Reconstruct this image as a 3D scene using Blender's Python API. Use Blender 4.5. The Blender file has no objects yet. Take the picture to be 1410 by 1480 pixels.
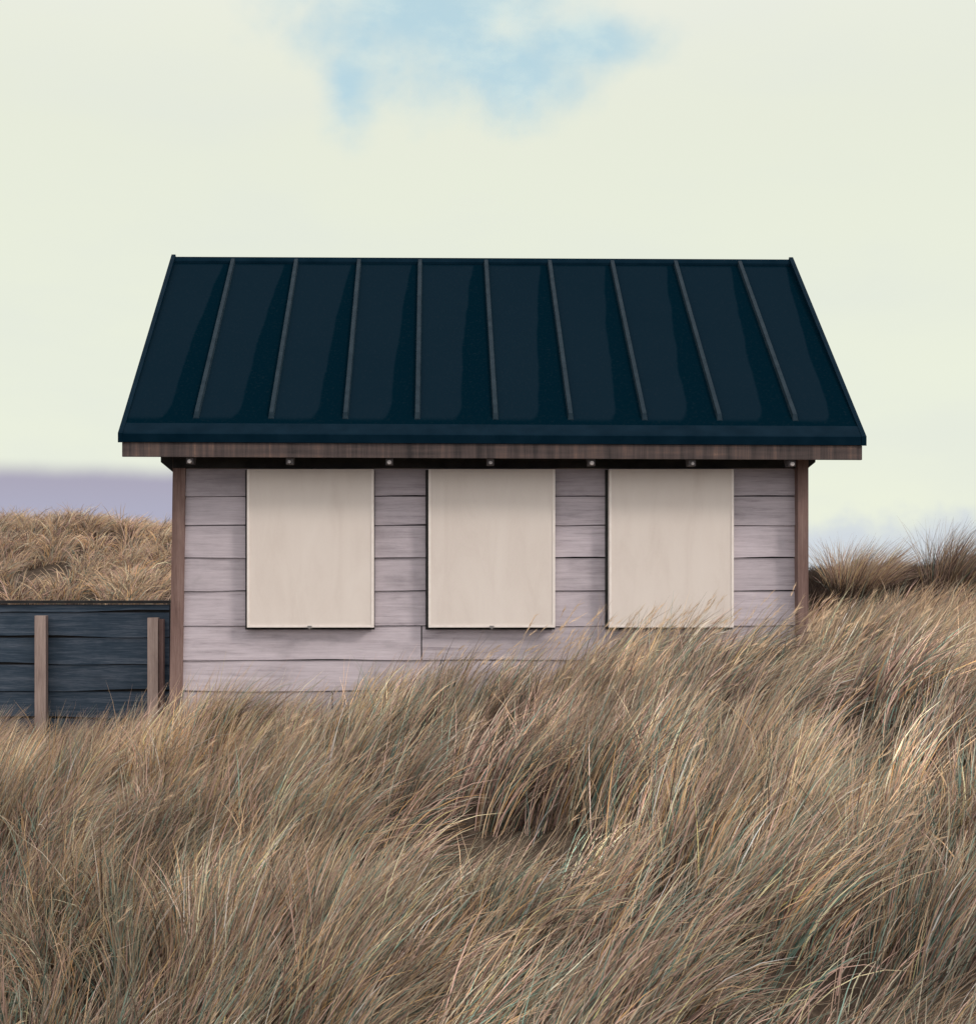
import bpy, bmesh, math, random
import numpy as np
from mathutils import Vector

random.seed(7)
rng = np.random.default_rng(11)
scene = bpy.context.scene
COL = scene.collection

# ------------------------------------------------------------------ camera
FPX, CX, CY, EYE = 2061.0, 627.0, 828.0, 1.5      # focal length, principal point (photo pixels), eye height
cam_d = bpy.data.cameras.new("camera")
cam = bpy.data.objects.new("camera", cam_d); COL.objects.link(cam)
cam.location = (0, 0, EYE); cam.rotation_euler = (math.radians(90), 0, 0)
cam_d.sensor_fit = 'HORIZONTAL'; cam_d.sensor_width = 36
cam_d.lens = FPX / 1410 * 36
cam_d.shift_x = (705 - CX) / 1410
cam_d.shift_y = (CY - 740) / 1410
cam_d.clip_start = 0.05; cam_d.clip_end = 8000
scene.camera = cam

def P(px, py, Y):
    return ((px - CX) / FPX * Y, EYE - (py - CY) / FPX * Y)

# ------------------------------------------------------------------ light
SUN_EL, SUN_AZ = math.radians(35), math.radians(124)   # azimuth clockwise from +Y: right and behind the camera
sd = bpy.data.lights.new("sun", 'SUN'); sd.energy = 1.5; sd.angle = math.radians(10); sd.color = (1.0, 0.87, 0.78)
sun = bpy.data.objects.new("sun", sd); COL.objects.link(sun)
sdir = Vector((math.sin(SUN_AZ) * math.cos(SUN_EL), math.cos(SUN_AZ) * math.cos(SUN_EL), math.sin(SUN_EL)))
sun.rotation_euler = sdir.to_track_quat('Z', 'Y').to_euler()
sun.location = (6, -4, 9)

scene.view_settings.view_transform = 'Standard'
scene.view_settings.look = 'None'
scene.view_settings.exposure = 0.0
scene.view_settings.gamma = 1.0

# node helpers
class NT:
    def __init__(s, nt): s.nt = nt; s.n = nt.nodes; s.l = nt.links
    def new(s, t, **kw):
        n = s.n.new(t)
        for k, v in kw.items(): setattr(n, k, v)
        return n
    def put(s, sock, v):
        if isinstance(v, bpy.types.NodeSocket): s.l.new(v, sock)
        elif v is not None: sock.default_value = v
    def m(s, op, a, b=None, c=None, clamp=False):
        n = s.new('ShaderNodeMath', operation=op, use_clamp=clamp)
        s.put(n.inputs[0], a); s.put(n.inputs[1], b); s.put(n.inputs[2], c)
        return n.outputs[0]
    def mix(s, f, a, b, blend='MIX'):
        n = s.new('ShaderNodeMix', data_type='RGBA', blend_type=blend)
        s.put(n.inputs[0], f); s.put(n.inputs[6], a); s.put(n.inputs[7], b)
        return n.outputs[2]
    def noise(s, vec, scale, detail=4, rough=.55, dist=0):
        n = s.new('ShaderNodeTexNoise'); s.put(n.inputs['Vector'], vec)
        n.inputs['Scale'].default_value = scale; n.inputs['Detail'].default_value = detail
        n.inputs['Roughness'].default_value = rough; n.inputs['Distortion'].default_value = dist
        return n.outputs[0]
    def ramp(s, f, stops):
        n = s.new('ShaderNodeValToRGB'); s.put(n.inputs[0], f)
        cr = n.color_ramp
        while len(cr.elements) < len(stops): cr.elements.new(.5)
        for e, (p, c) in zip(cr.elements, stops):
            e.position = p; e.color = (*c, 1) if len(c) == 3 else c
        return n.outputs[0]
    def step(s, x, a, b):
        n = s.new('ShaderNodeMapRange', interpolation_type='SMOOTHSTEP')
        s.put(n.inputs[0], x); n.inputs[1].default_value = a; n.inputs[2].default_value = b
        return n.outputs[0]
    def mapv(s, vec, sc):
        n = s.new('ShaderNodeMapping'); s.put(n.inputs[0], vec); n.inputs[3].default_value = sc
        return n.outputs[0]

# world: Nishita sky seen through broken cream cloud
w = bpy.data.worlds.new("World"); scene.world = w; w.use_nodes = True
W = NT(w.node_tree); W.n.clear()
sky = W.new('ShaderNodeTexSky', sky_type='NISHITA'); sky.sun_disc = False
sky.sun_elevation = SUN_EL; sky.sun_rotation = SUN_AZ; sky.air_density = 1.0; sky.dust_density = 1.5
skyc = W.mix(1.0, sky.outputs[0], (0.12, 0.12, 0.12, 1), 'MULTIPLY')
skyc = W.mix(0.72, skyc, (0.60, 0.82, 0.87, 1))        # thin high veil in the blue gap
tc = W.new('ShaderNodeTexCoord')
sep = W.new('ShaderNodeSeparateXYZ'); W.put(sep.inputs[0], tc.outputs['Generated'])
gx, gy, gz = sep.outputs
az = W.m('ARCTAN2', gx, gy)
el = W.m('ARCSINE', gz)
n1 = W.noise(tc.outputs['Generated'], 9, 6, .55)
n2 = W.noise(tc.outputs['Generated'], 26, 4, .6)
wob = W.m('ADD', W.m('MULTIPLY', W.m('SUBTRACT', n1, .5), .10), W.m('MULTIPLY', W.m('SUBTRACT', n2, .5), .045))
def blob(ca, ce, ra, re):
    a = W.m('DIVIDE', W.m('SUBTRACT', az, ca), ra); e = W.m('DIVIDE', W.m('SUBTRACT', el, ce), re)
    return W.m('SUBTRACT', 1.0, W.m('SQRT', W.m('ADD', W.m('MULTIPLY', a, a), W.m('MULTIPLY', e, e))))
def azel(px, py):
    x, z = (px - CX) / FPX, (CY - py) / FPX
    return math.atan2(x, 1), math.atan2(z, math.hypot(x, 1))
gap = None
for (px, py, rx, ry) in ((620, 20, 310, 160), (500, 130, 66, 100), (735, 88, 150, 92), (835, 60, 170, 60), (300, -250, 500, 150)):
    a, e = azel(px, py)
    b = blob(a, e, rx / FPX, ry / FPX)
    gap = b if gap is None else W.m('SMOOTH_MAX', gap, b, .35)
gap = W.step(W.m('ADD', gap, W.m('MULTIPLY', wob, 14.0)), .0, .85)
# bright cloud deck, warmer low down, faint structure
skyc = W.mix(W.m('MULTIPLY', W.step(W.noise(W.mapv(tc.outputs['Generated'], (1, 1, 2)), 16, 6, .6), .42, .72), .55), skyc, (.74, .85, .80, 1))
n3 = W.noise(W.mapv(tc.outputs['Generated'], (1, 1, 3)), 4, 5, .5)
cloud = W.ramp(el, [(0.0, (0.86, 0.895, 0.73)), (0.12, (0.83, 0.87, 0.73)), (0.30, (0.80, 0.835, 0.71)), (1.0, (.74, .80, .74))])
cloud = W.mix(W.m('MULTIPLY', W.step(n3, .38, .70), .55), cloud, (0.76, 0.80, 0.735, 1))
hi = W.m('ADD', 1.0, W.m('MULTIPLY', W.step(el, .30, 1.1), .9))      # an overcast is brightest overhead
cloud = W.mix(W.step(el, .25, .8), cloud, (.90, .835, .80, 1))
vm = W.new('ShaderNodeVectorMath', operation='SCALE'); W.put(vm.inputs[0], cloud); W.put(vm.inputs['Scale'], hi)
cloud = vm.outputs[0]
behind = W.m('SUBTRACT', 1.0, W.step(gy, -.75, .15))            # extra brightness added to the unseen sky behind the camera, lights the hut front
cloud = W.mix(behind, cloud, (1.36, 1.29, 1.25, 1))
c1 = W.mix(gap, cloud, skyc)
# lilac bank low on the left, pale blue-grey one low on the right
eln = W.m('ADD', el, W.m('MULTIPLY', W.m('SUBTRACT', n1, .5), .010))
leftm = W.m('SUBTRACT', 1.0, W.step(az, -.12, .10))
bankL = W.m('MULTIPLY', W.m('SUBTRACT', 1.0, W.step(eln, .061, .078)), leftm)
c1 = W.mix(bankL, c1, W.mix(W.step(el, .035, .07), (0.43, 0.43, 0.55, 1), (0.41, 0.39, 0.49, 1)))
elr = W.m('ADD', el, W.m('MULTIPLY', W.m('SUBTRACT', n2, .5), .05))
bankR = W.m('MULTIPLY', W.m('SUBTRACT', 1.0, W.step(elr, .018, .048)), W.m('SUBTRACT', 1.0, leftm))
c1 = W.mix(W.m('MULTIPLY', bankR, .95), c1, (0.64, 0.69, 0.75, 1))
bg = W.new('ShaderNodeBackground'); W.put(bg.inputs[0], c1); bg.inputs[1].default_value = 1.0
out = W.new('ShaderNodeOutputWorld'); W.l.new(bg.outputs[0], out.inputs[0])

# ------------------------------------------------------------------ helpers
def link(o, parent=None):
    COL.objects.link(o)
    if parent:
        o.parent = parent
        o.matrix_parent_inverse = parent.matrix_world.inverted() if False else o.matrix_parent_inverse
    return o
def thing(name, loc, label, cat, group=None):
    o = bpy.data.objects.new(name, None); COL.objects.link(o); o.location = loc
    o.empty_display_size = .2; o['label'] = label; o['category'] = cat
    if group: o['group'] = group
    return o
def fin(bm, name, mat, parent=None, bevel=0.0, smooth=False):
    """world-space bmesh -> object; when parented, verts are shifted to the parent's origin"""
    if bevel:
        es = [e for e in bm.edges if len(e.link_faces) == 2 and e.calc_face_angle(0) > .6]
        bmesh.ops.bevel(bm, geom=es, offset=bevel, segments=2, affect='EDGES', clamp_overlap=True)
    if parent:
        off = Vector((0, 0, 0)); p = parent
        while p: off += p.location; p = p.parent
        bmesh.ops.translate(bm, verts=bm.verts, vec=-off)
    bmesh.ops.recalc_face_normals(bm, faces=bm.faces)
    me = bpy.data.meshes.new(name); bm.to_mesh(me); bm.free()
    me.materials.append(mat)
    if smooth:
        for p_ in me.polygons: p_.use_smooth = True
    o = bpy.data.objects.new(name, me); COL.objects.link(o)
    if parent: o.parent = parent
    return o
def box(bm, x0, x1, y0, y1, z0, z1, f=None):
    vs = [bm.verts.new((x, y, z)) for x in (x0, x1) for y in (y0, y1) for z in (z0, z1)]
    if f:
        for v in vs: v.co = f(v.co)
    for q in ((0,1,3,2),(4,6,7,5),(0,4,5,1),(2,3,7,6),(0,2,6,4),(1,5,7,3)):
        bm.faces.new([vs[i] for i in q])
    return vs
def prism_x(bm, prof, x0, x1, f=None):
    """profile [(y,z)] swept from x0 to x1"""
    a = [bm.verts.new((x0, y, z)) for y, z in prof]; b = [bm.verts.new((x1, y, z)) for y, z in prof]
    if f:
        for v in a + b: v.co = f(v.co)
    n = len(prof)
    bm.faces.new(a); bm.faces.new(b[::-1])
    for i in range(n): bm.faces.new((a[i], b[i], b[(i+1) % n], a[(i+1) % n]))

def material(name):
    m = bpy.data.materials.new(name); m.use_nodes = True
    t = NT(m.node_tree); b = t.n['Principled BSDF']
    return m, t, b

def bump(t, b, h, strength=.3, dist=.003):
    n = t.new('ShaderNodeBump'); n.inputs['Strength'].default_value = strength; n.inputs['Distance'].default_value = dist
    t.put(n.inputs['Height'], h); t.l.new(n.outputs[0], b.inputs['Normal'])

def wood(name, dark, mid, light, axis='x', rough=.85, island=.25, scale=1.0, stain=.55):
    m, t, b = material(name)
    tc = t.new('ShaderNodeTexCoord'); geo = t.new('ShaderNodeNewGeometry')
    sc = {'x': (1.2, 20, 26), 'z': (26, 20, 1.2)}[axis]
    rnd = geo.outputs['Random Per Island']
    off = t.new('ShaderNodeVectorMath', operation='ADD'); t.put(off.inputs[0], tc.outputs['Object'])
    cmb = t.new('ShaderNodeCombineXYZ'); t.put(cmb.inputs[0], t.m('MULTIPLY', rnd, 9.0)); t.put(cmb.inputs[1], t.m('MULTIPLY', rnd, 5.0))
    t.put(off.inputs[1], cmb.outputs[0])
    v = t.mapv(off.outputs[0], tuple(k * scale for k in sc))
    g = t.noise(v, 1.6, 8, .65, .6)
    g2 = t.noise(tc.outputs['Object'], 2.2, 5, .6)
    g3 = t.noise(v, 9, 3, .7)
    f = t.m('ADD', t.m('MULTIPLY', g, .50), t.m('ADD', t.m('MULTIPLY', g2, .18), t.m('MULTIPLY', g3, .32)))
    c = t.ramp(f, [(.30, dark), (.47, mid), (.66, light)])
    st = t.step(t.m('ADD', t.m('MULTIPLY', t.noise(t.mapv(off.outputs[0], (.7, 1, 1.6) if axis == 'x' else (1.6, 1, .7)), 2.6, 6, .65), .75), t.m('MULTIPLY', g3, .25)), .50, .68)
    c = t.mix(t.m('MULTIPLY', st, stain), c, (*[k * .55 for k in mid], 1))
    tint = t.m('ADD', 1 - island / 2, t.m('MULTIPLY', rnd, island))
    hs = t.new('ShaderNodeHueSaturation'); t.put(hs.inputs['Value'], tint); t.put(hs.inputs['Color'], c)
    t.put(b.inputs['Base Color'], hs.outputs[0]); b.inputs['Roughness'].default_value = rough
    b.inputs['Specular IOR Level'].default_value = .25
    bump(t, b, t.m('ADD', g, t.m('MULTIPLY', g3, .4)), .5, .004)
    return m

M_wall = wood('weathered_grey_boards', (.19, .17, .19), (.44, .405, .45), (.58, .54, .59))
M_post = wood('red_brown_timber', (.075, .046, .042), (.165, .108, .097), (.27, .195, .175), 'z')
M_fence = wood('dark_blue_boards', (.010, .026, .045), (.042, .068, .100), (.14, .17, .215))
M_fpost = wood('pale_brown_post', (.16, .12, .115), (.36, .28, .25), (.54, .44, .39), 'z')
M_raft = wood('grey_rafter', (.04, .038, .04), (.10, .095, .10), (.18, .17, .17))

# fascia: rough sawn board, warm stain showing in vertical streaks
m, t, b = material('fascia_timber'); M_fascia = m
tc = t.new('ShaderNodeTexCoord')
s1 = t.noise(t.mapv(tc.outputs['Object'], (22, 3, .8)), 1.0, 5, .7)
s2 = t.noise(t.mapv(tc.outputs['Object'], (2.2, 2, 30)), 1.0, 5, .6)
f = t.m('ADD', t.m('MULTIPLY', s1, .7), t.m('MULTIPLY', s2, .3))
t.put(b.inputs['Base Color'], t.ramp(f, [(.36, (.022, .018, .019)), (.52, (.070, .052, .050)), (.62, (.12, .080, .068)), (.72, (.30, .19, .14))]))
b.inputs['Roughness'].default_value = .85; bump(t, b, f, .4)

# near-black timber: the shade inside the eave is put into its colour
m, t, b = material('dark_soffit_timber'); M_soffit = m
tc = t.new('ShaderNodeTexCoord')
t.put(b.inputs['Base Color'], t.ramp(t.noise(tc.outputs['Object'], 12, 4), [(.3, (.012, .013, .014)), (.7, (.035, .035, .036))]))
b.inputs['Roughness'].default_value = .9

# roof sheet: blue-black coated metal with a paler, rougher zone on each pan (UV: across the pan, up the slope)
m, t, b = material('blue_black_roof_metal'); M_roof = m
uv = t.new('ShaderNodeUVMap'); uv.uv_map = 'pan'
tc = t.new('ShaderNodeTexCoord'); sep = t.new('ShaderNodeSeparateXYZ'); t.put(sep.inputs[0], uv.outputs[0])
u, v = sep.outputs[0], sep.outputs[1]
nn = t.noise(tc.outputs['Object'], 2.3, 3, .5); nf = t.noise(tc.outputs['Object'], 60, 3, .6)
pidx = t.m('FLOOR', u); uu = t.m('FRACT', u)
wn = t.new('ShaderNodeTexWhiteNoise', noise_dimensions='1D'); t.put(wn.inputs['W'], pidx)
# pale zone's right border: from ~0.80 at the ridge to ~0.62 lower down, rounding off at the foot
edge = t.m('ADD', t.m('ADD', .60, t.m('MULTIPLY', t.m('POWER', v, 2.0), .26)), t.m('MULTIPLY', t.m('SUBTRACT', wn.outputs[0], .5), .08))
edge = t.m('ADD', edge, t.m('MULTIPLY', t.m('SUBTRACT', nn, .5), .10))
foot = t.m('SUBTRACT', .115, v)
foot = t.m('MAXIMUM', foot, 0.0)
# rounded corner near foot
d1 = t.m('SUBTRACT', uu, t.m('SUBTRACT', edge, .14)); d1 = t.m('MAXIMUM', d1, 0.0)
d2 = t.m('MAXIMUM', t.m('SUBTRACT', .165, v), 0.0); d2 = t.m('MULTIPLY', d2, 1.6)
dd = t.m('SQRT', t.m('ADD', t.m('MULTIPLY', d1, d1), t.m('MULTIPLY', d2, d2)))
pale_zone = t.m('SUBTRACT', 1.0, t.step(dd, .118, .16)); pale_zone = t.m('MULTIPLY', pale_zone, t.m('ADD', .72, t.m('MULTIPLY', t.noise(tc.outputs['Object'], 1.1, 4, .6), .5)))
pale_zone = t.m('MULTIPLY', pale_zone, t.m('SUBTRACT', 1.0, t.step(v, .965, .985)))
col = t.mix(pale_zone, (.0006, .0080, .0150, 1), (.0045, .0130, .0220, 1))
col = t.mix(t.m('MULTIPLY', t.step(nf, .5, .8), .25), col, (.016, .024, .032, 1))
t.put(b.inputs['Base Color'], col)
t.put(b.inputs['Roughness'], t.m('ADD', .42, t.m('MULTIPLY', pale_zone, .2)))
b.inputs['Specular IOR Level'].default_value = .0
M_trim = bpy.data.materials.new('blue_black_trim'); M_trim.use_nodes = True
T2 = NT(M_trim.node_tree); b2 = T2.n['Principled BSDF']; tc2 = T2.new('ShaderNodeTexCoord')
T2.put(b2.inputs['Base Color'], T2.ramp(T2.noise(tc2.outputs['Object'], 8, 5), [(.3, (.0008, .009, .018)), (.7, (.003, .014, .026))]))
b2.inputs['Roughness'].default_value = .4; b2.inputs['Specular IOR Level'].default_value = .01
M_rib = bpy.data.materials.new('rib_cap_metal'); M_rib.use_nodes = True
T2 = NT(M_rib.node_tree); b2 = T2.n['Principled BSDF']; tc2 = T2.new('ShaderNodeTexCoord')
T2.put(b2.inputs['Base Color'], T2.ramp(T2.noise(tc2.outputs['Object'], 14, 5), [(.3, (.011, .022, .032)), (.7, (.020, .034, .046))]))
b2.inputs['Roughness'].default_value = .45; b2.inputs['Specular IOR Level'].default_value = .02

# shutters
m, t, b = material('cream_painted_board'); M_shut = m
tc = t.new('ShaderNodeTexCoord')
a = t.noise(t.mapv(tc.outputs['Object'], (4, 4, 1.1)), 1.5, 6, .6, .8); c_ = t.noise(tc.outputs['Object'], 90, 3)
f = t.m('ADD', t.m('MULTIPLY', a, .85), t.m('MULTIPLY', c_, .15))
t.put(b.inputs['Base Color'], t.ramp(f, [(.30, (.66, .605, .56)), (.5, (.71, .66, .615)), (.72, (.74, .695, .65))]))
b.inputs['Roughness'].default_value = .6; b.inputs['Specular IOR Level'].default_value = .3
bump(t, b, c_, .1, .001)
m, t, b = material('cream_edge_trim'); M_edge = m
tc = t.new('ShaderNodeTexCoord')
t.put(b.inputs['Base Color'], t.ramp(t.noise(tc.outputs['Object'], 25, 4), [(.35, (.78, .73, .69)), (.65, (.84, .80, .76))]))
b.inputs['Roughness'].default_value = .5
m, t, b = material('dull_steel'); M_steel = m
tc = t.new('ShaderNodeTexCoord')
t.put(b.inputs['Base Color'], t.ramp(t.noise(tc.outputs['Object'], 40, 3), [(.3, (.16, .15, .15)), (.7, (.36, .35, .35))]))
b.inputs['Metallic'].default_value = .5; b.inputs['Roughness'].default_value = .5
m, t, b = material('pale_nub'); M_nub = m
tc = t.new('ShaderNodeTexCoord')
t.put(b.inputs['Base Color'], t.ramp(t.noise(tc.outputs['Object'], 40, 3), [(.3, (.33, .31, .31)), (.7, (.50, .48, .48))]))
b.inputs['Roughness'].default_value = .6

# ground
m, t, b = material('dune_sand_litter'); M_ground = m
tc = t.new('ShaderNodeTexCoord')
a = t.noise(tc.outputs['Object'], 1.2, 6, .6); c_ = t.noise(t.mapv(tc.outputs['Object'], (1, .5, 1)), 22, 6, .7)
f = t.m('ADD', t.m('MULTIPLY', a, .45), t.m('MULTIPLY', c_, .55))
t.put(b.inputs['Base Color'], t.ramp(f, [(.33, (.022, .017, .014)), (.5, (.065, .050, .038)), (.68, (.16, .125, .095))]))
b.inputs['Roughness'].default_value = 1.0; b.inputs['Specular IOR Level'].default_value = .1
bump(t, b, c_, .8, .02)

def grass_mat(name, transl=.3):
    m = bpy.data.materials.new(name); m.use_nodes = True
    t = NT(m.node_tree); b = t.n['Principled BSDF']
    at = t.new('ShaderNodeAttribute'); at.attribute_name = 'blade'
    b.inputs['Roughness'].default_value = .6; b.inputs['Specular IOR Level'].default_value = .2
    t.put(b.inputs['Base Color'], at.outputs[0])
    tr = t.new('ShaderNodeBsdfTranslucent'); t.put(tr.inputs[0], at.outputs[0])
    mx = t.new('ShaderNodeMixShader'); mx.inputs[0].default_value = transl
    t.l.new(b.outputs[0], mx.inputs[1]); t.l.new(tr.outputs[0], mx.inputs[2])
    t.l.new(mx.outputs[0], t.n['Material Output'].inputs[0])
    return m
M_grass = grass_mat('marram_blades')

# ------------------------------------------------------------------ terrain
def vnoise(x, y, s, seed=0):
    x = np.asarray(x, float) * s + 37.2 + seed * 13.7; y = np.asarray(y, float) * s + 91.4 + seed * 7.3
    xi, yi = np.floor(x).astype(np.int64), np.floor(y).astype(np.int64)
    fx, fy = x - xi, y - yi
    fx = fx * fx * fx * (fx * (fx * 6 - 15) + 10); fy = fy * fy * fy * (fy * (fy * 6 - 15) + 10)
    def h(a, b):
        n = (a * 374761393 + b * 668265263 + seed * 2246822519) & 0xffffffff
        n = ((n ^ (n >> 13)) * 1274126177) & 0xffffffff
        return ((n ^ (n >> 16)) & 0xffff) / 65535.0
    return (h(xi, yi) * (1 - fx) + h(xi + 1, yi) * fx) * (1 - fy) + (h(xi, yi + 1) * (1 - fx) + h(xi + 1, yi + 1) * fx) * fy
def sstep(a, b, x):
    t_ = np.clip((x - a) / (b - a), 0, 1); return t_ * t_ * (3 - 2 * t_)
_XS = np.linspace(-9, 12, 211)
_F = np.interp(_XS, [-9, -3, -2.2, -1.76, -.81, -.11, .51, 1.33, 2.16, 3.1, 4.5, 7, 12],
                    [-.12, -.06, -.01, .08, .28, .44, .61, .72, .76, .82, .93, 1.05, 1.0])
_k = np.hanning(9); _k /= _k.sum(); _F = np.convolve(np.pad(_F, 4, mode='edge'), _k, 'valid')
def ground_h(x, y):
    x = np.asarray(x, float); y = np.asarray(y, float)
    base = np.interp(x, _XS, _F)
    base = base + .16 * (np.clip(y, 4.0, 8.6) - 8.5) + .05 * (np.clip(y, -5, 4) - 4)
    hum = (vnoise(x, y, 1.0, 1) - .5) * .26 + (vnoise(x, y, 2.3, 2) - .5) * .16
    front = 1 - sstep(8.6, 9.3, y)
    z = base + hum * (.35 + .65 * front)
    left = 1 - sstep(-1.5, .8, x)
    crest = 2.18 + (vnoise(x, y * 0, .22, 5) - .5) * .35
    dune = (crest - .1) * sstep(13.5, 23.5, y) * (1 - sstep(25, 40, y))
    z = z + left * dune + left * sstep(13, 18, y) * ((vnoise(x, y, .6, 7) - .5) * .35 + (vnoise(x, y, 1.5, 8) - .5) * .42)
    ridge = .35 * sstep(11, 13.5, y) * (1 - sstep(14.5, 22, y)) - .5 * sstep(15, 24, y)
    z = z + (1 - left) * ridge
    r = np.hypot(x, y - 10)
    return z * (1 - sstep(45, 120, r)) + .0 * r
def axis(lo, hi, near_lo, near_hi, step_, grow=1.25):
    a = list(np.arange(near_lo, near_hi + 1e-6, step_)); s = step_
    while a[-1] < hi: s *= grow; a.append(a[-1] + s)
    s = step_
    while a[0] > lo: s *= grow; a.insert(0, a[0] - s)
    return np.array(a)
gxs = axis(-3000, 3000, -14, 9, .12); gys = axis(-3000, 3000, 1, 30, .12)
X, Y = np.meshgrid(gxs, gys); Z = ground_h(X, Y)
def grid_mesh(name, X, Y, Z):
    ny, nx = X.shape
    me = bpy.data.meshes.new(name)
    me.vertices.add(nx * ny)
    me.vertices.foreach_set('co', np.stack([X, Y, Z], -1).astype(np.float32).ravel())
    i = np.arange((ny - 1) * nx).reshape(ny - 1, nx)[:, :-1].ravel()
    q = np.stack([i, i + 1, i + 1 + nx, i + nx], -1).astype(np.int32)
    me.loops.add(q.size); me.loops.foreach_set('vertex_index', q.ravel())
    me.polygons.add(len(q)); me.polygons.foreach_set('loop_start', np.arange(0, q.size, 4, dtype=np.int32))
    me.polygons.foreach_set('use_smooth', np.ones(len(q), bool))
    me.update(); return me
gm = grid_mesh('ground', X, Y, Z); gm.materials.append(M_ground)
go = bpy.data.objects.new('ground', gm); COL.objects.link(go); go['kind'] = 'structure'

# ------------------------------------------------------------------ hut
YE, YR, YW = 9.0, 10.836, 9.35                      # eave, ridge and front wall distances
X0, X1 = P(172, 0, YE)[0], P(1250, 0, YE)[0]
ZE = P(0, 630, YE)[1]; ZR = P(0, 379, YR)[1]
SL = (ZR - ZE) / (YR - YE); ANG = math.atan(SL)
XC = (X0 + X1) / 2
WX0, WX1 = P(247, 0, YW)[0], P(1163, 0, YW)[0]
YB = 2 * YR - YW; YEB = 2 * YR - YE
def tilt(co): return Vector((co.x, co.y, co.z - .0045 * (co.x - XC)))
def zr(y):                                            # roof top surface
    return ZE + (y - YE) * SL if y <= YR else ZR - (y - YR) * SL

hut = thing('beach_hut', (XC, YR, 0.0), 'grey timber beach hut with blue-black metal roof and three cream shutters, standing in dune grass', 'beach hut')

# wall core (dark lining, gables)
bm = bmesh.new()
zt = zr(YW) - .16
prof = [(YW + .03, -.3), (YW + .03, zt), (YR, zr(YR) - .19), (YB - .03, zt), (YB - .03, -.3)]
prism_x(bm, prof, WX0 + .03, WX1 - .03)
fin(bm, 'wall', M_soffit, hut)

# front cladding: each board its own width, slightly uneven, with butt joints
bm = bmesh.new()
lines = [676, 718, 760, 807, 855, 905.5, 955, 1000, 1046, 1093, 1140, 1188, 1230]
for r in range(len(lines) - 1):
    za, zb = P(0, lines[r], YW)[1], P(0, lines[r + 1], YW)[1]
    joints = {0: [450], 1: [970], 2: [700], 3: [430], 5: [609], 6: [905], 7: [480], 4: [960]}.get(r, [600 + 53 * r % 400])
    xs = [WX0 + .075] + [P(j, 0, YW)[0] for j in joints] + [WX1 - .06]
    for k in range(len(xs) - 1):
        n = 14; xa, xb = xs[k] + (.004 if k else 0), xs[k + 1] - (.004 if k < len(xs) - 2 else 0)
        ph = random.uniform(0, 50); front = []
        lo, hi = [], []
        for i in range(n + 1):
            x = xa + (xb - xa) * i / n
            wv = .0035 * math.sin(ph + x * 3.1) + .002 * math.sin(ph * 2 + x * 9.7)
            g = .0045 + .0055 * max(0, math.sin(ph * 7 + x * 5.3)); lo.append((x, zb + g + .4 * wv)); hi.append((x, za + .001))
        prev = None
        for i in range(n + 1):
            yo = YW + .002 * math.sin(ph + i)
            c = [bm.verts.new((lo[i][0], yo - .008, lo[i][1])), bm.verts.new((hi[i][0], yo + .004, hi[i][1])),
                 bm.verts.new((hi[i][0], YW + .025, hi[i][1])), bm.verts.new((lo[i][0], YW + .025, lo[i][1]))]
            if prev:
                for a_, b_ in ((0, 1), (1, 2), (2, 3), (3, 0)):
                    bm.faces.new((prev[a_], c[a_], c[b_], prev[b_]))
            else: bm.faces.new(c)
            prev = c
        bm.faces.new(prev[::-1])
fin(bm, 'cladding', M_wall, hut)
# side and back cladding
for sx, nm in ((WX0, 'side_cladding'), (WX1, 'side_cladding')):
    bm = bmesh.new(); s = -1 if sx == WX0 else 1
    xi = sx - s * .03
    z = -.3
    while z < ZR - .35:
        z2 = z + .21
        def ylim(zz):
            if zz < zt: return YW + .05, YB - .05
            d = (zz - zt) / SL
            return YW + .05 + d, YB - .05 - d
        ya, yb = ylim(z); yc, yd = ylim(z2 - .01)
        if yb - ya > .2 and yd - yc > .1:
            vs = [(xi, ya, z), (xi, yb, z), (xi, yd, z2 - .01), (xi, yc, z2 - .01)]
            a_ = [bm.verts.new(p) for p in vs]; b_ = [bm.verts.new((p[0] + s * .022, p[1], p[2])) for p in vs]
            bm.faces.new(a_); bm.faces.new(b_[::-1])
            for i in range(4): bm.faces.new((a_[i], b_[i], b_[(i + 1) % 4], a_[(i + 1) % 4]))
        z = z2
    fin(bm, nm, M_wall, hut)
bm = bmesh.new(); z = -.3
while z < zt: box(bm, WX0 + .06, WX1 - .06, YB - .03, YB - .005, z, min(z + .20, zt)); z += .21
fin(bm, 'back_cladding', M_wall, hut)

# corner posts: left one broad and red-brown, right one slimmer
bm = bmesh.new()
xa, xb = P(249, 0, YW)[0], P(267, 0, YW)[0]
zp = zr(YW) - .15
for v in box(bm, xa, xb, YW - .03, YW + .06, -.3, zp): v.co.x += (v.co.z - 1.6) * .014
fin(bm, 'corner_post', M_post, hut, .004)
bm = bmesh.new()
xa, xb = P(1148, 0, YW)[0], P(1163, 0, YW)[0]
box(bm, xa, xb, YW - .085, YW + .05, -.3, zp)
fin(bm, 'corner_post', M_post, hut, .004)
for xx in (WX0 + .0, WX1 - .075):
    bm = bmesh.new(); box(bm, xx, xx + .075, YB - .06, YB + .02, -.3, zp - .01); fin(bm, 'corner_post', M_post, hut, .004)

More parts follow.
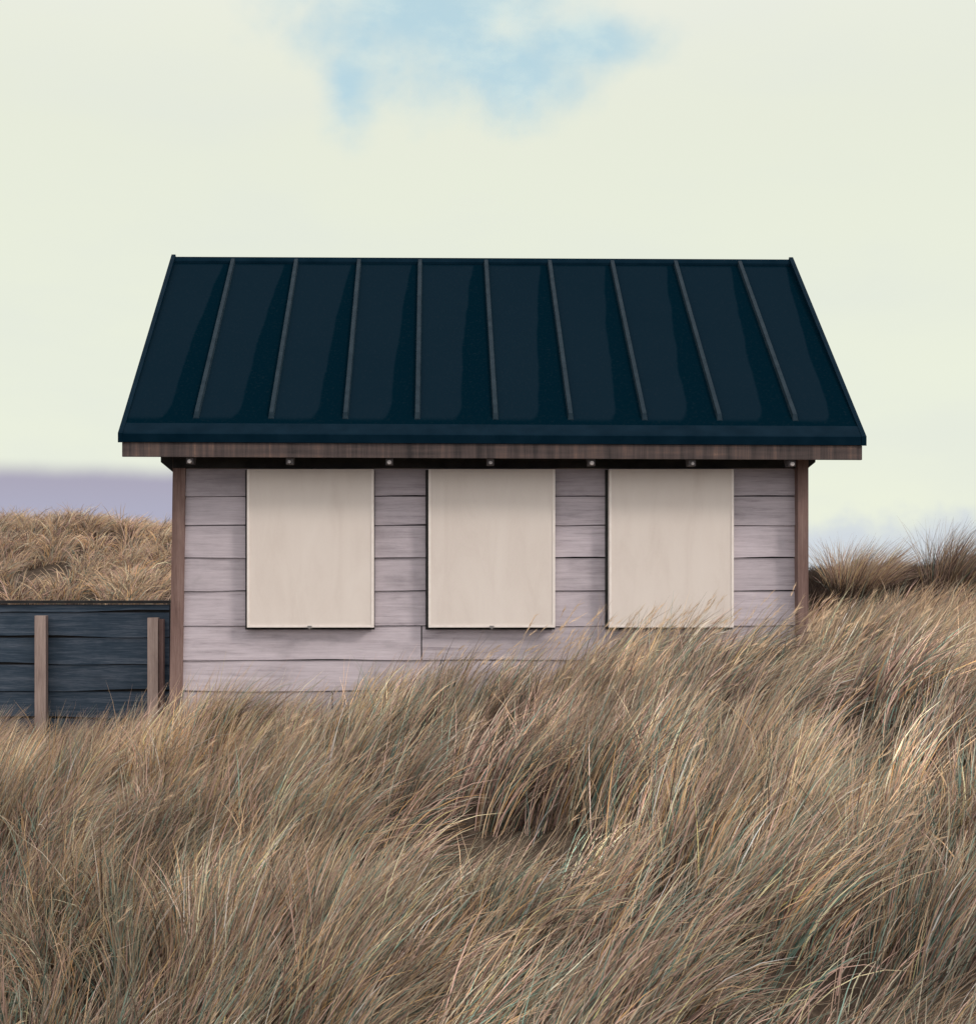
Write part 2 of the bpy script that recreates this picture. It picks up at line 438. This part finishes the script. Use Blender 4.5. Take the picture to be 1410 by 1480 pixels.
# top plate and rafters in the dark under the eave
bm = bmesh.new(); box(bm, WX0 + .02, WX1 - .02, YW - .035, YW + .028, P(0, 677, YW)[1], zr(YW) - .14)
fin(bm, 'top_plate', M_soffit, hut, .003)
TH = .045
def soff(y): return zr(y) - .10
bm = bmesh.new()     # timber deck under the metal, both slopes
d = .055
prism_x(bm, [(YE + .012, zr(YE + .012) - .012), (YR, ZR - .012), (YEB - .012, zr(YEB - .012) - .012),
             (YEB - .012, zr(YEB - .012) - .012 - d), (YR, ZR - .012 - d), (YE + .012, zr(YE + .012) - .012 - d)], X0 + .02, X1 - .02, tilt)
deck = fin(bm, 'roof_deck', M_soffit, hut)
FZ1, FZ0 = P(0, 641, YE)[1], P(0, 662, YE)[1]
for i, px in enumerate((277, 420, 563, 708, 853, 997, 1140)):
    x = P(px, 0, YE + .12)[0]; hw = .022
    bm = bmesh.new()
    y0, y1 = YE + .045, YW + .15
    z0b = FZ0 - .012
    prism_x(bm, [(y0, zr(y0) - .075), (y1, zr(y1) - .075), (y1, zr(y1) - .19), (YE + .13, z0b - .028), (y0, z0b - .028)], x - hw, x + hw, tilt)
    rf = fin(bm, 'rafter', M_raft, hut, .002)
    bm = bmesh.new()  # small pale nub on the rafter end
    bmesh.ops.create_cone(bm, cap_ends=True, segments=14, radius1=.015 - .003 * (i % 2), radius2=.012 - .002 * (i % 2), depth=.016)
    bmesh.ops.rotate(bm, verts=bm.verts, cent=(0, 0, 0), matrix=__import__('mathutils').Matrix.Rotation(math.radians(90), 3, 'X'))
    bmesh.ops.translate(bm, verts=bm.verts, vec=tilt(Vector((x, y0 - .008, z0b - .014))))
    fin(bm, 'rafter_nub', (M_nub, M_steel)[i % 2], rf)
# fascia boards front, back; barge boards at the verges
bm = bmesh.new(); n = 24
prism_x(bm, [(YE + .008, FZ0), (YE + .036, FZ0), (YE + .036, FZ1 - .001), (YE + .008, FZ1 - .001)], P(176, 0, YE)[0], P(1246, 0, YE)[0], tilt)
fin(bm, 'fascia', M_fascia, hut, .003)
bm = bmesh.new()
prism_x(bm, [(YEB - .008, FZ0), (YEB - .036, FZ0), (YEB - .036, FZ1 - .001), (YEB - .008, FZ1 - .001)], X0 + .02, X1 - .02, tilt)
fin(bm, 'fascia', M_fascia, hut, .003)
for xa in (P(176, 0, YE)[0], P(1246, 0, YE)[0] - .025):
    bm = bmesh.new()
    y0, y1 = YE + .037, YEB - .037
    prism_x(bm, [(y0, zr(y0) - .07), (YR, ZR - .07), (y1, zr(y1) - .07), (y1, FZ0), (YR, ZR - .20), (y0, FZ0)], xa, xa + .025, tilt)
    fin(bm, 'barge_board', M_fascia, hut, .002)
# small corner brackets where fascia meets the posts
for xx, s in ((WX0, -1), (WX1, 1)):
    bm = bmesh.new()
    xx -= s * .022; pts = [(xx, FZ0 + .06), (xx + s * .085, FZ0 + .06), (xx + s * .085, FZ0 + .0), (xx, FZ0 - .07)]
    a_ = [bm.verts.new((x, YW - .02, z)) for x, z in pts]; b_ = [bm.verts.new((x, YW + .02, z)) for x, z in pts]
    bm.faces.new(a_); bm.faces.new(b_[::-1])
    for i in range(4): bm.faces.new((a_[i], b_[i], b_[(i + 1) % 4], a_[(i + 1) % 4]))
    fin(bm, 'bracket', M_soffit, hut)

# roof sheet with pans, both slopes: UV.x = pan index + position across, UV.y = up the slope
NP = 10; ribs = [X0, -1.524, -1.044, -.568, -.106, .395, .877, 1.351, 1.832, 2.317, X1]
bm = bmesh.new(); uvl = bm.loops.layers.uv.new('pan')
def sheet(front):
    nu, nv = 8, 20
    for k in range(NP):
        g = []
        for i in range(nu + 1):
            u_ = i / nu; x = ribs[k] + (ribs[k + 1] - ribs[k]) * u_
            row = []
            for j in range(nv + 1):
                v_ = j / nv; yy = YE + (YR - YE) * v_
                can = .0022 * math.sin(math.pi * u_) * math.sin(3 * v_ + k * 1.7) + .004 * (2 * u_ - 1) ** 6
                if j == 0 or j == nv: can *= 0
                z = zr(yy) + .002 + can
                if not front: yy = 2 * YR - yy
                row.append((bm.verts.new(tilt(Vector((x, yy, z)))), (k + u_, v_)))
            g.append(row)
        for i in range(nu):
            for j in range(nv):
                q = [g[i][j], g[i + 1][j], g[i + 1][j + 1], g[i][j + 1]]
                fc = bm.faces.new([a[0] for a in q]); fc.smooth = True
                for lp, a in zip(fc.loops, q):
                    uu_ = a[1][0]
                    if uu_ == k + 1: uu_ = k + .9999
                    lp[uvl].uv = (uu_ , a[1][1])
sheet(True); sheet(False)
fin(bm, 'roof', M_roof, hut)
roof = [o for o in hut.children if o.name.startswith('roof') and 'deck' not in o.name][0]

def rib(k, front):
    bm = bmesh.new(); x = ribs[k]; w0, w1, h = .019, .013, .032
    ny = 12; prev = None
    s0 = .075
    for j in range(ny + 1):
        v_ = s0 + (1 - s0 - .012) * j / ny
        hh = h * (0.25 if j == 0 else 1.0)
        yy = YE + (YR - YE) * v_; z = zr(yy) + .003
        if not front: yy = 2 * YR - yy
        c = [bm.verts.new(tilt(Vector(p))) for p in ((x - w0, yy, z), (x - w1, yy, z + hh), (x + w1, yy, z + hh), (x + w0, yy, z))]
        if prev:
            for a_, b_ in ((0, 1), (1, 2), (2, 3)): bm.faces.new((prev[a_], c[a_], c[b_], prev[b_]))
        else: bm.faces.new(c)
        prev = c
        if j == 0:
            s1 = s0 + .012; yy2 = YE + (YR - YE) * s1; z2 = zr(yy2) + .003
            if not front: yy2 = 2 * YR - yy2
            c = [bm.verts.new(tilt(Vector(p))) for p in ((x - w0, yy2, z2), (x - w1, yy2, z2 + h), (x + w1, yy2, z2 + h), (x + w0, yy2, z2))]
            for a_, b_ in ((0, 1), (1, 2), (2, 3)): bm.faces.new((prev[a_], c[a_], c[b_], prev[b_]))
            prev = c
    bm.faces.new(prev[::-1])
    fin(bm, 'seam_rib', M_rib, roof, .003)
for k in range(1, NP):
    rib(k, True)
for k in range(1, NP): rib(k, False)
# eave flashing (a rolled strip above a vertical drip edge)
bm = bmesh.new()
e1 = YE + .085
prism_x(bm, [(YE - .004, FZ1), (YE - .004, ZE + .004), (YE + .006, ZE + .014), (e1, zr(e1) + .012), (e1 + .004, zr(e1) + .004), (YE + .008, ZE - .002), (YE + .006, FZ1)], X0, X1, tilt)
fin(bm, 'eave_flashing', M_trim, roof, .002)
e2 = YEB - .085
bm = bmesh.new()
prism_x(bm, [(YEB + .004, FZ1), (YEB + .004, ZE + .004), (YEB - .006, ZE + .014), (e2, zr(e2) + .012), (e2 - .004, zr(e2) + .004), (YEB - .008, ZE - .002), (YEB - .006, FZ1)], X0, X1, tilt)
fin(bm, 'eave_flashing', M_trim, roof, .002)
# verge trims: upstands that stand a little proud at the ridge
for xa, xb in ((X0 - .006, X0 + .024), (X1 - .024, X1 + .006)):
    bm = bmesh.new(); up = .028; y0, y1 = YE - .008, YEB + .008
    prism_x(bm, [(y0, zr(y0) + up * .5), (YR, ZR + up + .022), (y1, zr(y1) + up * .5), (y1, FZ1 - .004), (YR, ZR - .085), (y0, FZ1 - .004)], xa, xb, tilt)
    fin(bm, 'verge_trim', M_trim, roof, .003)
# ridge cap
bm = bmesh.new(); rw = .035
prism_x(bm, [(YR - rw, zr(YR - rw) + .022), (YR - .012, ZR + .030), (YR + .012, ZR + .030), (YR + rw, zr(YR + rw) + .022), (YR + rw, zr(YR + rw) + .004), (YR, ZR + .004), (YR - rw, zr(YR - rw) + .004)], X0 + .025, X1 - .025, tilt)
fin(bm, 'ridge_cap', M_trim, roof, .002)

# shutters
YS = YW - .075
for i, (pa, pb, pt, pbm, lab) in enumerate(((357, 540, 678, 907, None), (619, 802, 678, 907, None), (880, 1060, 678, 907, None))):
    xa, z1 = P(pa, pt, YS); xb, z0 = P(pb, pbm, YS)
    bm = bmesh.new()
    box(bm, xa + .006, xb - .006, YS, YW - .014, z0 + .006, z1)
    sh = fin(bm, 'shutter', M_shut, hut, .003)
    bm = bmesh.new(); e = .016
    box(bm, xa, xa + e, YS - .004, YW - .013, z0, z1 - .001)
    box(bm, xb - e, xb, YS - .004, YW - .013, z0, z1 - .001)
    box(bm, xa + e + .0005, xb - e - .0005, YS - .0035, YW - .0135, z0 + .0005, z0 + e)
    fin(bm, 'edge_trim', M_edge, sh, .002)
    bm = bmesh.new(); xm = (xa + xb) / 2 + (-.004, .0, .01)[i]
    box(bm, xm - .014, xm + .014, YS - .012, YS - .005, z0 - .004, z0 + .012)
    box(bm, xm - .004, xm + .004, YS - .016, YS - .0125, z0 - .012, z0 + .006)
    fin(bm, 'latch', M_steel, sh, .001)
    bm = bmesh.new()   # dark sheet painted as the shutter's shadow, left and below
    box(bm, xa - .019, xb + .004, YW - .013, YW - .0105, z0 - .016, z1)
    fin(bm, 'shadow_strip', M_soffit, sh)

# ------------------------------------------------------------------ fence at left
YF = 11.0
ft = P(0, 868, YF)[1]
xr = P(245, 0, YF)[0]; xl = -7.2
fence = thing('board_fence', (xr, YF, .1), 'low dark blue fence of horizontal boards left of the hut, with pale brown posts', 'fence')
bm = bmesh.new()
fl = [873, 884.5, 921, 960, 999, 1038, 1077, 1112]
for r in range(len(fl) - 1):
    za, zb = P(0, fl[r], YF)[1], P(0, fl[r + 1], YF)[1]
    xs = [xl, -4.9 + .37 * (r % 3), xr]
    for k in range(2):
        ph = random.uniform(0, 50); prev = None
        for i in range(13):
            x = xs[k] + .004 + (xs[k + 1] - xs[k] - .008) * i / 12
            wv = .010 * math.sin(ph + x * 2.3) + .005 * math.sin(ph * 3 + x * 7)
            c = [bm.verts.new((x, YF - .014, zb + .008 + wv)), bm.verts.new((x, YF + .002, za - .005)),
                 bm.verts.new((x, YF + .022, za - .005)), bm.verts.new((x, YF + .022, zb + .008 + wv))]
            if prev:
                for a_, b_ in ((0, 1), (1, 2), (2, 3), (3, 0)): bm.faces.new((prev[a_], c[a_], c[b_], prev[b_]))
            else: bm.faces.new(c)
            prev = c
        bm.faces.new(prev[::-1])
fin(bm, 'board_panel', M_fence, fence)
bm = bmesh.new(); box(bm, xl, xr, YF + .024, YF + .05, -.2, ft - .03); fin(bm, 'backing_board', M_soffit, fence)
bm = bmesh.new(); box(bm, xl, xr, YF - .035, YF + .06, P(0, 872.5, YF)[1], ft); fin(bm, 'cap_rail', M_soffit, fence, .004)
def fpost(pa, pb, pt, yy=YF - .11, m=M_fpost):
    bm = bmesh.new(); xa, zt_ = P(pa, pt, yy); xb = P(pb, pt, yy)[0]
    box(bm, xa, xb, yy, yy + .07, -.2, zt_)
    fin(bm, 'post', m, fence, .006)
fpost(213, 228, 893); fpost(229.5, 235.5, 895, YF - .09, M_post); fpost(50, 66, 890); fpost(-112, -97, 892); fpost(-270, -254, 891)

# ------------------------------------------------------------------ grass
PAL = np.array([  # linear albedo: straw, pale straw, mauve brown, grey green, teal green, umber, golden
    (.60, .435, .285), (.74, .575, .40), (.46, .32, .28), (.30, .28, .225), (.13, .215, .185), (.11, .072, .062), (.62, .40, .20)])
def blades(roots, azm, th0, bend, length, width, cols, K=5, wig=.25, hook=1.4):
    """strip blades: azm heading, th0 starting lean from vertical, bend added along the blade"""
    N = len(roots); t_ = np.linspace(0, 1, K + 1)
    pos = np.zeros((N, K + 1, 3)); pos[:, 0] = roots
    dirs = np.zeros((N, K + 1, 3)); a = azm[:, None] + rng.normal(0, wig, N)[:, None] * t_[None]
    th = th0[:, None] + bend[:, None] * t_[None] ** hook
    dirs[..., 0] = np.sin(th) * np.cos(a); dirs[..., 1] = np.sin(th) * np.sin(a); dirs[..., 2] = np.cos(th)
    for k in range(1, K + 1): pos[:, k] = pos[:, k - 1] + (dirs[:, k] + dirs[:, k - 1]) * .5 * (length / K)[:, None]
    perp = np.stack([-np.sin(a), np.cos(a), np.zeros_like(a)], -1)
    up = np.cross(dirs, perp)
    tw = rng.uniform(0, np.pi, N)[:, None] + rng.normal(0, .6, N)[:, None] * t_[None]
    wv = perp * np.cos(tw)[..., None] + up * np.sin(tw)[..., None]
    prof = np.interp(t_, [0, .25, .7, 1], [.8, 1, .7, .12])
    hw = (width[:, None] * prof[None] * .5)[..., None]
    v = np.stack([pos - wv * hw, pos + wv * hw], 2)     # N,K+1,2,3
    # a dry tip: straw-coloured towards the end, darker stem sheath at the base
    tip = np.clip((t_ - .55) / .45, 0, 1)[None, :, None] * rng.uniform(0, .7, N)[:, None, None]
    c = cols[:, None, :] * (1 - tip) + np.array(PAL[1])[None, None] * .9 * tip
    c = np.repeat(c[:, :, None, :], 2, 2)
    return v.reshape(N, -1, 3), c.reshape(N, -1, 3), K
def blade_mesh(name, parts, mat, origin=(0, 0, 0)):
    V, C, Q = [], [], []; off = 0
    for v, c, K in parts:
        N = len(v); nv = (K + 1) * 2
        base = off + np.arange(N)[:, None] * nv
        for k in range(K):
            i = base[:, 0] + 2 * k
            Q.append(np.stack([i, i + 1, i + 3, i + 2], -1))
        V.append(v.reshape(-1, 3)); C.append(c.reshape(-1, 3)); off += N * nv
    V = np.concatenate(V) - np.array(origin); C = np.concatenate(C); Q = np.concatenate(Q).astype(np.int32)
    me = bpy.data.meshes.new(name)
    me.vertices.add(len(V)); me.vertices.foreach_set('co', V.astype(np.float32).ravel())
    me.loops.add(Q.size); me.loops.foreach_set('vertex_index', Q.ravel())
    me.polygons.add(len(Q)); me.polygons.foreach_set('loop_start', np.arange(0, Q.size, 4, dtype=np.int32))
    at = me.attributes.new('blade', 'FLOAT_COLOR', 'POINT')
    at.data.foreach_set('color', np.concatenate([C, np.ones((len(C), 1))], 1).astype(np.float32).ravel())
    me.update(); me.materials.append(mat)
    o = bpy.data.objects.new(name, me); COL.objects.link(o); o.location = origin
    return o
def in_hut(x, y, pad=.04):
    return (x > WX0 - pad) & (x < WX1 + pad) & (y > YW - .05 - pad) & (y < YB + pad)
def at_fence(x, y): return (np.abs(y - YF + .02) < .13) & (x < xr + .05)
def pick(w, n, jit=.16):
    w = np.array(w, float)
    if w.ndim == 1: idx = rng.choice(len(PAL), n, p=w / w.sum())
    else:
        cw = np.cumsum(w / w.sum(1, keepdims=True), 1); idx = (rng.random(n)[:, None] > cw).sum(1).clip(0, len(PAL) - 1)
    c = PAL[idx] * rng.lognormal(0, jit, n)[:, None]
    return np.clip(c, .02, .8)
def tussocks(cx, cy, nb, rad, L, Lj, wid, az0, lean, bend, weights, spread=.45, K=5, azj=.35, jit=.22, tj=.2):
    """cx, cy: clump centres; each clump has nb blades"""
    n = len(cx); idx = np.repeat(np.arange(n), nb); N = len(idx)
    r = np.sqrt(rng.random(N)) * (rad if np.isscalar(rad) else rad[idx]); ph = rng.uniform(0, 2 * np.pi, N)
    x = cx[idx] + r * np.cos(ph); y = cy[idx] + r * np.sin(ph)
    ok = ~in_hut(x, y) & ~at_fence(x, y); idx, x, y, ph, r = idx[ok], x[ok], y[ok], ph[ok], r[ok]; N = len(idx)
    z = ground_h(x, y) - .015
    # outward splay plus wind lean, as a vector sum
    wd = az0[idx] + rng.normal(0, azj, N)
    sp = spread * rng.random(N)
    ln = lean[idx] * rng.uniform(.5, 1.4, N)
    vx = np.cos(wd) * ln + np.cos(ph) * sp; vy = np.sin(wd) * ln + np.sin(ph) * sp
    th0 = np.hypot(vx, vy) * .55; azm = np.arctan2(vy, vx)
    bd = bend[idx] * rng.uniform(.45, 1.5, N) 
    length = L[idx] * (1 + rng.uniform(-Lj, Lj * .8, N))
    W_ = weights[idx] if isinstance(weights, np.ndarray) and weights.ndim == 2 else weights
    return blades(np.stack([x, y, z], -1), azm, th0, bd, length, wid * rng.uniform(.6, 1.3, N), pick(W_, N, jit) * rng.lognormal(0, tj, n)[idx][:, None], K)

# --- foreground marram
def fg_field(density, nb, ylo, yhi, Lm, wid, seed):
    n = int(density * 9.5 * (yhi - ylo))
    x = rng.uniform(-4.2, 5.3, n); y = rng.uniform(ylo, yhi, n)
    # cover only the wedge a nearby camera could see
    half_l, half_r = .34 * y + 1.0, .42 * y + 1.0
    k = (x > -half_l) & (x < half_r); x, y = x[k], y[k]
    dens = vnoise(x, y, 1.5, seed + 20)
    dens = dens * .6 + vnoise(x, y, 3.1, seed + 24) * .4
    k = rng.random(len(x)) < np.clip((dens - .31) * 3.6, .14 + .36 * np.clip((6.3 - y) / 1.2, 0, 1), 1); x, y = x[k], y[k]; n = len(x)
    flow = vnoise(x, y, .55, 31); flow2 = vnoise(x, y, 1.3, 32)
    az0 = (flow - .5) * 1.5 + (flow2 - .5) * 1.1 + rng.normal(0, .28, n) - .10     # mostly blown to +x
    lean = .35 + .55 * vnoise(x, y, .8, 33) + rng.normal(0, .12, n)
    bend = .30 + .75 * vnoise(x, y, 1.1, 34) + rng.normal(0, .10, n)
    L = Lm * (.62 + .45 * vnoise(x, y, 1.2, 35) + .35 * vnoise(x, y, 2.9, 38)) * (1 + rng.normal(0, .08, n))
    g = vnoise(x, y, .8, 36)[:, None]; u = vnoise(x, y, 1.7, 37)[:, None]
    near = np.clip((7.2 - y) / 3, 0, 1)[:, None]; g = np.clip(g * .85 + near * .38 + .08, 0, 1)
    base = np.array([[.27, .15, .20, .11, .07, .10, .10]])
    W_ = base * (1 - .55 * g) + np.array([[.10, .06, .14, .22, .34, .16, .03]]) * (1.2 * g)
    W_ = W_ * (1 + np.array([[1.0, .8, 0, 0, 0, -.5, 1.2]]) * np.clip((y - 7.3) / 1.5, 0, 1)[:, None])
    W_ = W_ * (1 + np.array([[-.45, -.6, .2, .4, .5, 1.8, -.6]]) * sstep(.45, .8, vnoise(x, y, .75, 61) * .6 + vnoise(x, y, 1.6, 62) * .4)[:, None])
    W_ = W_ * (1 + np.array([[0, 0, 1.0, 0, 0, .8, 0]]) * u)
    return tussocks(x, y, nb, .06 + .06 * rng.random(n), L, .35, wid, az0, lean, bend, W_, .34, 5, .17, .42, .36)
parts = [fg_field(26, 108, 3.2, 9.28, .48, .0052, 1),
         fg_field(26, 28, 3.2, 9.28, .34, .0045, 2)]
# seed stems: thin stalks that rise above the leaves, with a narrow plume
def seed_stems(n, x0, x1, y0, y1, L0=.62):
    x = rng.uniform(x0, x1, n); y = rng.uniform(y0, y1, n); k = ~in_hut(x, y); x, y = x[k], y[k]; n = len(x)
    z = ground_h(x, y); az = rng.normal(-.1, .35, n); L = L0 * rng.uniform(.8, 1.2, n)
    th0 = rng.uniform(.15, .4, n); bd = rng.uniform(.3, .9, n)
    c = PAL[1] * rng.lognormal(0, .12, n)[:, None]
    s = blades(np.stack([x, y, z], -1), az, th0, bd, L, np.full(n, .0022), c * .9, 6, 0.0)
    # plume: short fat blades from the tip along its direction
    v = s[0].reshape(n, 7, 2, 3).mean(2); tip = v[:, 5] * .6 + v[:, 6] * .4
    m_ = 9; tp = np.repeat(tip, m_, 0) - np.array([0, 0, 1]) * 0
    dr = np.repeat(v[:, 6] - v[:, 5], m_, 0); dr /= np.linalg.norm(dr, axis=1, keepdims=True)
    tp = tp - dr * rng.uniform(-.02, .07, len(tp))[:, None]
    a2 = np.arctan2(dr[:, 1], dr[:, 0]) + rng.normal(0, .3, len(tp)); t2 = np.arccos(np.clip(dr[:, 2], -1, 1)) + rng.normal(0, .18, len(tp))
    p2 = blades(tp, a2, t2, np.full(len(tp), .2), rng.uniform(.03, .06, len(tp)), np.full(len(tp), .0035), np.repeat(c, m_, 0), 2)
    return [s, p2]
parts += seed_stems(330, .4, 4.4, 7.3, 9.25) + seed_stems(170, -2.2, .6, 7.0, 9.25, .55) + seed_stems(120, -3.0, 4.5, 4.6, 7.2, .5)
g = blade_mesh('marram_grass', parts, M_grass); g['kind'] = 'stuff'
g['label'] = 'wind-blown straw and green marram grass covering the foreground dune'; g['category'] = 'grass'

# --- grass round the fence foot and behind, cooler and shorter
n = 900; x = rng.uniform(-6.5, -1.3, n); y = rng.uniform(9.0, 13.4, n)
az0 = rng.normal(.1, .5, n); one = np.ones(n)
parts = [tussocks(x, y, 70, .12, .46 * one * rng.uniform(.7, 1.2, n), .35, .005, az0, .55 * one, .8 * one, [.16, .20, .28, .12, .05, .12, .04], .5, 4)]
n = 500; x = rng.uniform(2.2, 6.5, n); y = rng.uniform(9.3, 12.2, n); one = np.ones(n)
parts += [tussocks(x, y, 60, .12, .36 * one * rng.uniform(.7, 1.2, n), .35, .005, rng.normal(0, .4, n), .6 * one, .8 * one, [.3, .15, .2, .12, .08, .1, .05], .5, 4)]
g = blade_mesh('short_grass', parts, M_grass); g['kind'] = 'stuff'
g['label'] = 'short pale grass round the fence foot and beside the hut'; g['category'] = 'grass'

# --- far dune at left, tufted with dry marram
n = 2600; x = rng.uniform(-13, 1.0, n); y = rng.uniform(14.5, 27.5, n)
k = (x > -.42 * y - 2) & (vnoise(x, y, 1.1, 41) > .25); x, y = x[k], y[k]; n = len(x); one = np.ones(n)
dw = np.array([[.30, .12, .26, .12, .03, .13, .06]]) * np.ones((n, 1))
dw = dw * (1 + np.array([[0, 0, 0, 2.0, 0, 1.2, 0]]) * vnoise(x, y, .7, 44)[:, None])
g = blade_mesh('dune_grass', [tussocks(x, y, 95, .20, .36 * one * rng.uniform(.6, 1.3, n), .4, .010, rng.normal(.1, .9, n), .35 * one, 1.3 * one, dw, .9, 4)], M_grass)
g['kind'] = 'stuff'; g['label'] = 'tufted golden-brown grass on the dune behind the fence'; g['category'] = 'grass'

# --- dark scrub on the ridge at right
n = 1500; x = rng.uniform(2.0, 9.0, n); y = rng.uniform(12.3, 15.8, n)
k = vnoise(x, y, 1.2, 51) > .2; x, y = x[k], y[k]; n = len(x); one = np.ones(n)
hL = .16 + .20 * vnoise(x, y * 0, 1.0, 52)
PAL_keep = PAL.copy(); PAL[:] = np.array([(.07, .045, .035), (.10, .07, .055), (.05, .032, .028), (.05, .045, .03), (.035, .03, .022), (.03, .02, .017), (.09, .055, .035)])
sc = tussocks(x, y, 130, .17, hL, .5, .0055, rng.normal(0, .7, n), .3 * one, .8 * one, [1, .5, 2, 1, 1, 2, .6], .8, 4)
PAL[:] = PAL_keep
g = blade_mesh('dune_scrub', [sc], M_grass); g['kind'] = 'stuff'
g['label'] = 'dark brown scrub along the ridge behind the hut at right'; g['category'] = 'scrub'

# --- two tall tussocks breaking the right skyline
def big_tussock(px, Y, L, nb, label, rad=.16, lean=.5, w=[.2, .15, .3, .1, .05, .25, .1]):
    x = P(px, 0, Y)[0]; z = float(ground_h(x, Y))
    cx = np.array([x]); cy = np.array([Y])
    v = tussocks(cx, cy, nb, rad, np.array([L]), .55, .0045, np.array([.05]), np.array([lean]), np.array([.75]), w, .75, 6)
    v = (v[0], v[1] * .62, v[2])
    o = blade_mesh('grass_tussock', [v], M_grass, (x, Y, z))
    o['label'] = label; o['category'] = 'grass tussock'; o['group'] = 'tall tussocks on the right skyline'
    return o
big_tussock(1232, 12.8, .52, 2600, 'tall brown grass tussock on the skyline just right of the hut', .20)
big_tussock(1372, 12.6, .62, 2400, 'dark grass tussock leaning at the far right edge of the skyline', .22, .7, [.1, .1, .3, .1, .05, .4, .1])
